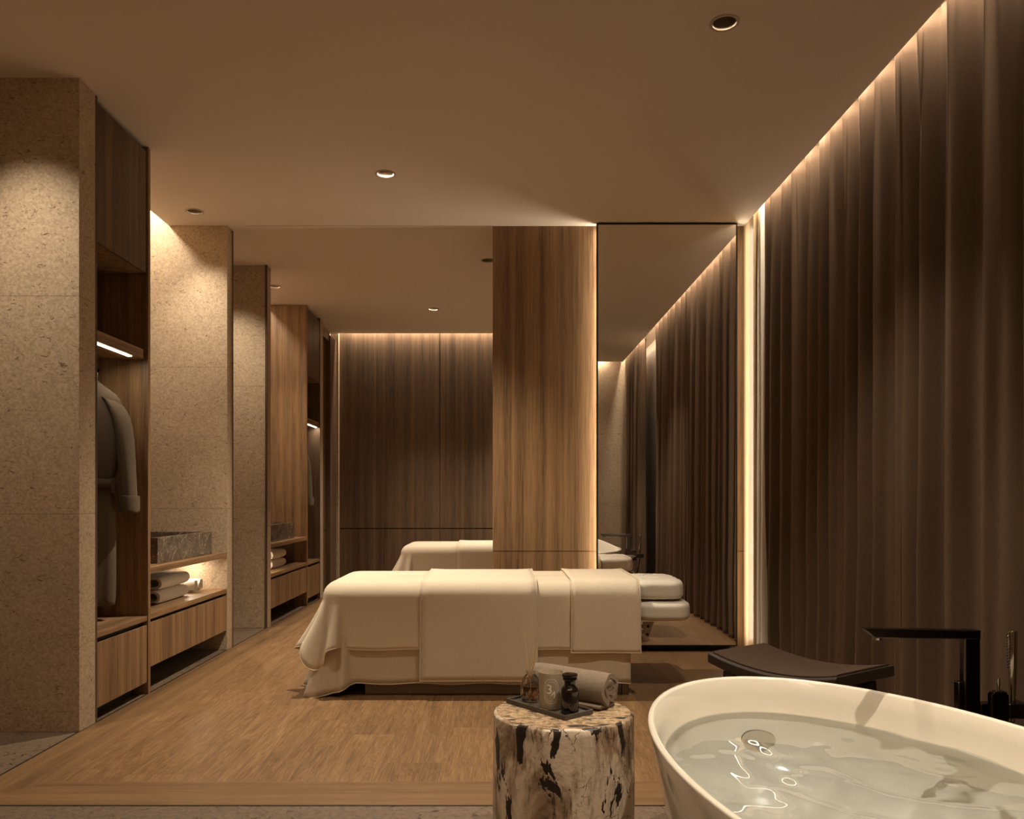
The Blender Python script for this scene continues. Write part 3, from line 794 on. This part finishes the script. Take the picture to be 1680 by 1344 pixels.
# ------------------------------------------------------------------ tub filler
t = thing('tub_filler', 'dark polished floor standing bath tap with hand shower, beside the tub', 'tap', (1.306,2.28,0))
cx, cy = 1.306, 2.28
MB().box(cx-.02,cx+.025,cy-.014,cy+.014,.0,.632).build('column', M['gunmetal'], t, bevel=.004)
poly = [(cx+.02,.634),(cx-.285,.638),(cx-.262,.613),(cx-.02,.605)]
MB().prism([(cx+.0249,.6345),(cx-.30,.6385),(cx-.268,.612),(cx+.0249,.609)], 'y', cy-.016, cy+.016).build('spout', M['gunmetal'], t, bevel=.003)
MB().lathe([(.013,.612),(.013,.606),(.009,.6055)], cx-.255, cy, 20).build('aerator', M['chrome'], t, smooth=40)
MB().box(cx-.036,cx-.020,cy-.013,cy+.013,.30,.49).build('mixer_body', M['gunmetal'], t, bevel=.003)
MB().box(cx+.02,cx+.135,cy-.022,cy+.012,.395,.432).build('crossbar', M['gunmetal'], t, bevel=.003)
MB().prism([(cx+.036,.36),(cx+.086,.36),(cx+.086,.46),(cx+.078,.472),(cx+.044,.472),(cx+.036,.462)], 'y', cy-.045, cy-.024).build('valve', M['gunmetal'], t, bevel=.004)
MB().tube([(cx+.062,cy-.034,.472),(cx+.062,cy-.034,.505)], .004, 12).build('lever', M['chrome'], t, smooth=40)
MB().box(cx+.092,cx+.150,cy-.034,cy+.024,.392,.434).build('shower_holder', M['gunmetal'], t, bevel=.004)
hs = MB().tube([(cx+.118,cy-.005,.38),(cx+.118,cy-.005,.44),(cx+.119,cy-.005,.52),(cx+.119,cy-.005,.628),(cx+.119,cy-.005,.632)], [.008,.0085,.011,.0115,.010], 20).build('hand_shower', M['chrome'], t, smooth=50)
nz = MB()
for i in range(12):
    z = .625-.0085*i; nz.lathe([(.0012,z-.002),(.0016,z),(.0012,z+.002)], cx+.119-.0118, cy-.009, 6)
    nz.lathe([(.0012,z-.006),(.0016,z-.004),(.0012,z-.002)], cx+.119-.0112, cy-.0005, 6)
nz.build('nozzles', M['black'], hs)
hose = [(cx+.118, cy-.005, .38)] + [(cx+.118-.03*math.sin(PI*u), cy-.005+.02*math.sin(2*PI*u), .38-.36*u) for u in [k/14 for k in range(1,15)]]
MB().tube(hose, .006, 10).build('hose', M['gunmetal'], t, smooth=40)
MB().lathe([(.055,0),(.055,.012),(.05,.015)], cx, cy, 32).build('floor_flange', M['gunmetal'], t, smooth=40)

# ------------------------------------------------------------------ stool
t = thing('stool', 'dark espresso wood stool with curved saddle seat behind the tub', 'stool', (1.03,2.84,0))
fl, fr_, bl, br = Vector((.737,2.966,0)), Vector((1.025,2.544,0)), Vector((1.03,3.12,0)), Vector((1.324,2.709,0))
du = ((fr_-fl)+(br-bl))/2; dv = ((bl-fl)+(br-fr_))/2; c0 = (fl+fr_+bl+br)/4
LU, LV = du.length, dv.length; du.normalize(); dv.normalize()
dv = (dv-du*dv.dot(du)).normalized()
def sp(u, v, z): p = c0+du*u+dv*v; return (p.x, p.y, z)
def seat_z(u): return .412+.033*(abs(2*u/LU))**2
rings = []
n = 24
for i in range(n+1):
    u = (i/n-.5)*LU; z = seat_z(u); v = LV/2
    rings.append([sp(u,-v,z-.036), sp(u,-v,z-.006), sp(u,-v+.006,z), sp(u,v-.006,z), sp(u,v,z-.006), sp(u,v,z-.036)])
MB().loft(rings).build('seat_frame', M['stool'], t, smooth=40, bevel=.002)
rings = []
for i in range(n+1):
    u = (i/n-.5)*(LU-.02); z = seat_z(u)+.001; v = LV/2-.018
    rings.append([sp(u,-v,z-.004), sp(u,-v,z+.003), sp(u,-v+.012,z+.006), sp(u,v-.012,z+.006), sp(u,v,z+.003), sp(u,v,z-.004)])
MB().loft(rings).build('seat_pad', M['stool_top'], t, smooth=40)
for su in (-1, 1):
    for sv in (-1, 1):
        ru = su*(LU/2-.075); rv = sv*(LV/2-.045); rings = []
        for z, w_, kick in ((0,.018,.03),(.2,.02,.015),(.385,.024,0)):
            a_, b_ = ru+su*kick, rv
            rings.append([sp(a_-w_,b_-w_,z), sp(a_+w_,b_-w_,z), sp(a_+w_,b_+w_,z), sp(a_-w_,b_+w_,z)])
        MB().loft(rings).build('leg', M['stool'], t, bevel=.003)
    MB().loft([[sp(su*(LU/2-.075)+a_, v, z) for a_, z in ((-.011,.335),(.011,.335),(.011,.39),(-.011,.39))] for v in (-LV/2+.03, LV/2-.03)]).build('end_rail', M['stool'], t)
for sv in (-1, 1):
    MB().loft([[sp(u, sv*(LV/2-.045)+a_, z) for a_, z in ((-.01,.34),(.01,.34),(.01,.375),(-.01,.375))] for u in (-LU/2+.07, LU/2-.07)]).build('side_rail', M['stool'], t)

# ------------------------------------------------------------------ stump side table and what stands on it
SX, SY, SR, SZ = .168, 2.235, .188, .42
t = thing('tree_stump_table', 'pale bark tree stump table with black blotches, left of the tub', 'side table', (SX,SY,0))
rnd = random.Random(4); NS = 96
wob = lambda a, z: 1 + .012*math.sin(2*a+1+z) + .010*math.sin(3*a+2.2-z*3) + .006*math.sin(7*a+z*5) + .018*math.exp(-((z-.16)/.2)**2) - .012*math.exp(-((z-.02)/.08)**2)
rings = []
for k in range(25):
    z = SZ*k/24*.985; rings.append([(SX+SR*wob(a, z)*math.cos(a), SY+SR*wob(a, z)*math.sin(a), z) for a in [2*PI*j/NS for j in range(NS)]])
for r_, dz in ((.992,-.0045),(.975,-.002),(.955,-.0012)):
    rings.append([(SX+SR*r_*wob(a, SZ)*math.cos(a), SY+SR*r_*wob(a, SZ)*math.sin(a), SZ+dz+.0012*math.sin(11*a)) for a in [2*PI*j/NS for j in range(NS)]])
MB().loft(rings, True, False).build('bark', M['bark'], t, smooth=60)
rings = [[(SX+SR*r_*wob(a, SZ)*math.cos(a), SY+SR*r_*wob(a, SZ)*math.sin(a), SZ-.0012) for a in [2*PI*j/NS for j in range(NS)]] for r_ in (.957,.6,.2,.01)]
MB().loft(rings, False, True).build('cut_top', M['stump_cut'], t, smooth=60)
# tray
tl, tf, tr = Vector((.014,2.322,0)), Vector((.167,2.134,0)), Vector((.242,2.208,0))
tu = tf-tl; LT = tu.length; tu.normalize(); tv = tr-tf; WT = tv.length; tv = (tv-tu*tv.dot(tu)).normalized(); tc0 = tl+tu*LT/2+tv*WT/2
def tq(u, v, z): p = tc0+tu*u+tv*v; return (p.x, p.y, z)
def slab(mb, u0, u1, v0, v1, z0, z1):
    return mb.loft([[tq(u0,v0,z), tq(u1,v0,z), tq(u1,v1,z), tq(u0,v1,z)] for z in (z0, z1)])
t = thing('serving_tray', 'narrow dark slate tray on the stump table', 'tray', tuple(tc0+Vector((0,0,SZ))))
slab(MB(), -LT/2, LT/2, -WT/2, WT/2, SZ-.0008, SZ+.005).build('tray_base', M['tray'], t, bevel=.001)
rm = MB(); b_ = .004
for a in ((-LT/2,LT/2,-WT/2,-WT/2+b_),(-LT/2,LT/2,WT/2-b_,WT/2),(-LT/2,-LT/2+b_,-WT/2+b_,WT/2-b_),(LT/2-b_,LT/2,-WT/2+b_,WT/2-b_)): slab(rm, *a, SZ+.005, SZ+.012)
rm.build('tray_rim', M['tray'], t, bevel=.0008)
TZ = SZ+.0052
# reed diffuser
p = Vector(tq(-LT/2+.046, .000, 0))
t = thing('reed_diffuser', 'ribbed clear glass reed diffuser with thin reeds, on the tray', 'diffuser', (p.x,p.y,TZ))
def flut(prof, n=72, amp=.05, lob=14):
    return [[(p.x+r*(1+amp*abs(math.cos(lob/2*2*PI*k/n)))*math.cos(2*PI*k/n), p.y+r*(1+amp*abs(math.cos(lob/2*2*PI*k/n)))*math.sin(2*PI*k/n), TZ+z) for k in range(n)] for r, z in prof]
outer = [(.018,0),(.0245,.003),(.0268,.014),(.0275,.035),(.0268,.052),(.022,.066),(.014,.074),(.0105,.077),(.0105,.079),(.0125,.081),(.0125,.084)]
inner = [(.009,.084),(.009,.077),(.019,.064),(.0235,.050),(.0242,.034),(.0235,.014),(.020,.006),(.001,.005)]
MB().loft(flut(outer)+flut(inner, amp=.0)).build('bottle', M['glass'], t, smooth=50)
MB().loft(flut([(.018,.0065),(.0228,.014),(.0236,.034),(.0234,.044),(.001,.044)], amp=0)).build('oil', M['oil'], t, smooth=50)
for i, (dx, dy) in enumerate(((-.030,.0),(-.018,.008),(-.010,-.006),(-.004,.01),(.012,.004),(.018,-.008),(.026,.004))):
    MB().tube([(p.x-dx*.22,p.y-dy*.3,TZ+.008),(p.x+dx*.28,p.y+dy*.3,TZ+.082),(p.x+dx*.98,p.y+dy,TZ+.185+.004*math.sin(i*2.3))], .0011, 6).build('reed', M['reed'], t, smooth=40)
# candle
p = Vector(tq(.018, -.006, 0)); cr = .035
t = thing('candle_cup', 'frosted glass candle with oval 34 emblem, on the tray', 'candle', (p.x,p.y,TZ))
MB().lathe([(.028,0),(.0315,.002),(.0325,.008),(.035,.098),(.0348,.0995),(.0335,.0995),(.033,.098),(.0312,.075),(.0305,.072)], p.x, p.y, 56, True, False, TZ).build('glass_cup', M['frost'], t, smooth=50)
MB().lathe([(.0308,.07),(.0308,.073),(.001,.0735)], p.x, p.y, 40, True, True, TZ).build('wax', M['wax'], t, smooth=40)
em_a = math.atan2(-p.y, -p.x)     # faces the bather's side
def wrap(u, v): # u across, v up, in metres, on the cup wall
    z = TZ+.052+v; r = .0325+(.035-.0325)*((z-TZ-.008)/.09)+.0004; a = em_a + u/r
    return (p.x+r*math.cos(a), p.y+r*math.sin(a), z)
em = MB()
def stad(w_, h_, th, dr=0):
    ro, ri = [], []
    for k in range(65):
        a = 2*PI*k/64; c_, s_ = math.cos(a), math.sin(a); e = .72
        ro.append(wrap(w_*abs(c_)**e*(1 if c_>0 else -1), h_*abs(s_)**e*(1 if s_>0 else -1)))
        ri.append(wrap((w_-th)*abs(c_)**e*(1 if c_>0 else -1), (h_-th)*abs(s_)**e*(1 if s_>0 else -1)))
    em.grid([ri, ro])
stad(.0205,.034,.0009); stad(.0185,.0318,.0005); stad(.0150,.027,.0007)
def txt(s_, size, ox, oy):
    cu = bpy.data.curves.new('tmp', 'FONT'); cu.body = s_; cu.size = size; cu.align_x = 'CENTER'; cu.resolution_u = 6
    ob = bpy.data.objects.new('tmp', cu); C.objects.link(ob)
    dg = bpy.context.evaluated_depsgraph_get(); me = bpy.data.meshes.new_from_object(ob.evaluated_get(dg))
    em.add([wrap(v.co.x+ox, v.co.y+oy) for v in me.vertices], [tuple(f.vertices) for f in me.polygons])
    bpy.data.objects.remove(ob); bpy.data.curves.remove(cu); bpy.data.meshes.remove(me)
txt('3', .036, -.0055, -.006); txt('4', .028, .0055, -.018)
em.build('emblem', M['print'], t)
# apothecary bottle
p = Vector(tq(LT/2-.030, -.006, 0))
t = thing('apothecary_bottle', 'black amber glass stopper bottle at the front end of the tray', 'bottle', (p.x,p.y,TZ))
MB().lathe([(.018,0),(.0225,.002),(.024,.006),(.024,.060),(.022,.068),(.0155,.074),(.0145,.077),(.0145,.088),(.019,.090),(.0195,.094),(.017,.096)], p.x, p.y, 48, dz=TZ).build('bottle', M['amber'], t, smooth=45)
MB().lathe([(.015,.096),(.0205,.0975),(.0215,.101),(.0205,.105),(.012,.108),(.001,.1085)], p.x, p.y, 48, dz=TZ).build('stopper', M['amber'], t, smooth=45)
# rolled grey towel
ax = Vector((.20,-.155)).normalized(); c_ = Vector((.205,2.338,SZ+.053))
t = thing('rolled_towel', 'rolled thick grey towel on the stump table behind the tray', 'towel', (c_.x,c_.y,SZ))
spiral_roll(MB(), tuple(c_), tuple(ax), .255, .054, 2.6, .0165, .94, 5).build('terry', M['towel'], t, smooth=70)
sd = Vector((-ax.y, ax.x)); rows = []
for i in range(7):
    u = (i/6-.5)*.24
    rows.append([tuple(Vector((c_.x,c_.y,0))+Vector((ax.x*u,ax.y*u,0))-Vector((sd.x,sd.y,0))*w_+Vector((0,0,SZ+z))) for w_, z in ((-.03,.006),(.0,.006),(.03,.007),(.046,.009),(.055,.011))])
MB().grid(rows).build('towel_flap', M['towel'], t, smooth=60, solid=.010)

# ------------------------------------------------------------------ lights
WARM = (1.0,.865,.68)
def spot(x, y, e, angle=70, blend=1.0, z=None, tilt=(0,0), col=WARM, r=.025):
    l = bpy.data.lights.new('downlight_or_fill_lamp', 'SPOT'); l.energy = e; l.spot_size = math.radians(angle); l.spot_blend = blend
    l.color = col; l.shadow_soft_size = r
    o = bpy.data.objects.new('downlight_or_fill_lamp', l); C.objects.link(o); o.location = (x, y, z or H+.021); o.rotation_euler = (tilt[0], tilt[1], 0); return o
def area(x, y, z, sx, sy, e, rot, col=WARM, spread=180):
    l = bpy.data.lights.new('cove_or_fill_light', 'AREA'); l.shape = 'RECTANGLE'; l.size = sx; l.size_y = sy; l.energy = e; l.color = col; l.spread = math.radians(spread)
    o = bpy.data.objects.new('cove_or_fill_light', l); C.objects.link(o); o.location = (x, y, z); o.rotation_euler = rot; return o
E = [80,200,32,125,30,55,50,45,115,38,20,170]
A = [90,104,90,95,80,90,90,95,84,90,90,95]
for i, ((x, y), e, a) in enumerate(zip(LIGHTS, E, A)):
    o = spot(x, y, e, a)
    if i == 8: o.data.cycles.is_caustics_light = True
# curtain pocket cove, far wall cove, basin coves
area(1.625, (YB+5.18)/2, H+.13, .02, 5.18-YB, 22, (0, math.radians(-12), 0))
area(-.1, 8.93, H+.13, 3.3, .02, 26, (math.radians(14),0,0))
for y in (4.9, MP-4.9): area(-2.30, y, H+.14, .06, .9, 7, (0,0,0))
area(-.4, YB+.06, H+.1, 3.6, .03, 22, (math.radians(-25),0,0))  # unseen cove added on the wall behind the camera as soft fill
# behind and beside the standing mirror
area(.650, 5.378, 1.42, 2.7, .024, 5.0, (0, math.radians(90), 0))
area(1.545, 5.338, 1.42, 2.7, .024, 3.2, (0, math.radians(-90), math.radians(-52)))  # extra strip added on the mirror's side edge to brighten the wood return
area(1.515, 5.378, 1.42, 2.7, .024, .9, (0, math.radians(-90), 0))
# LED strips under shelves
for y in (3.86, MP-3.86): area(-1.841, y, 1.702, .016, .38, .6, (0,math.radians(-12),0))
for y in (5.22, MP-5.22): area(-2.025, y, .606, .06, .22, .7, (0,0,0))

wd = bpy.data.worlds.new('world'); bpy.context.scene.world = wd; wd.use_nodes = True
wd.node_tree.nodes['Background'].inputs['Color'].default_value = (.01,.009,.008,1)

# ------------------------------------------------------------------ camera
cam = bpy.data.cameras.new('camera'); co = bpy.data.objects.new('camera', cam); C.objects.link(co)
co.location = (0,0,1.0); co.rotation_euler = (PI/2,0,0)
cam.sensor_width = 36; cam.lens = 36*F/1680; cam.shift_x = (840-822)/1680; cam.shift_y = (818-672)/1680; cam.clip_start = .05
sc = bpy.context.scene; sc.camera = co
sc.view_settings.view_transform = 'Standard'; sc.view_settings.look = 'None'; sc.view_settings.exposure = .82; sc.view_settings.gamma = 1
sc.view_settings.use_curve_mapping = False
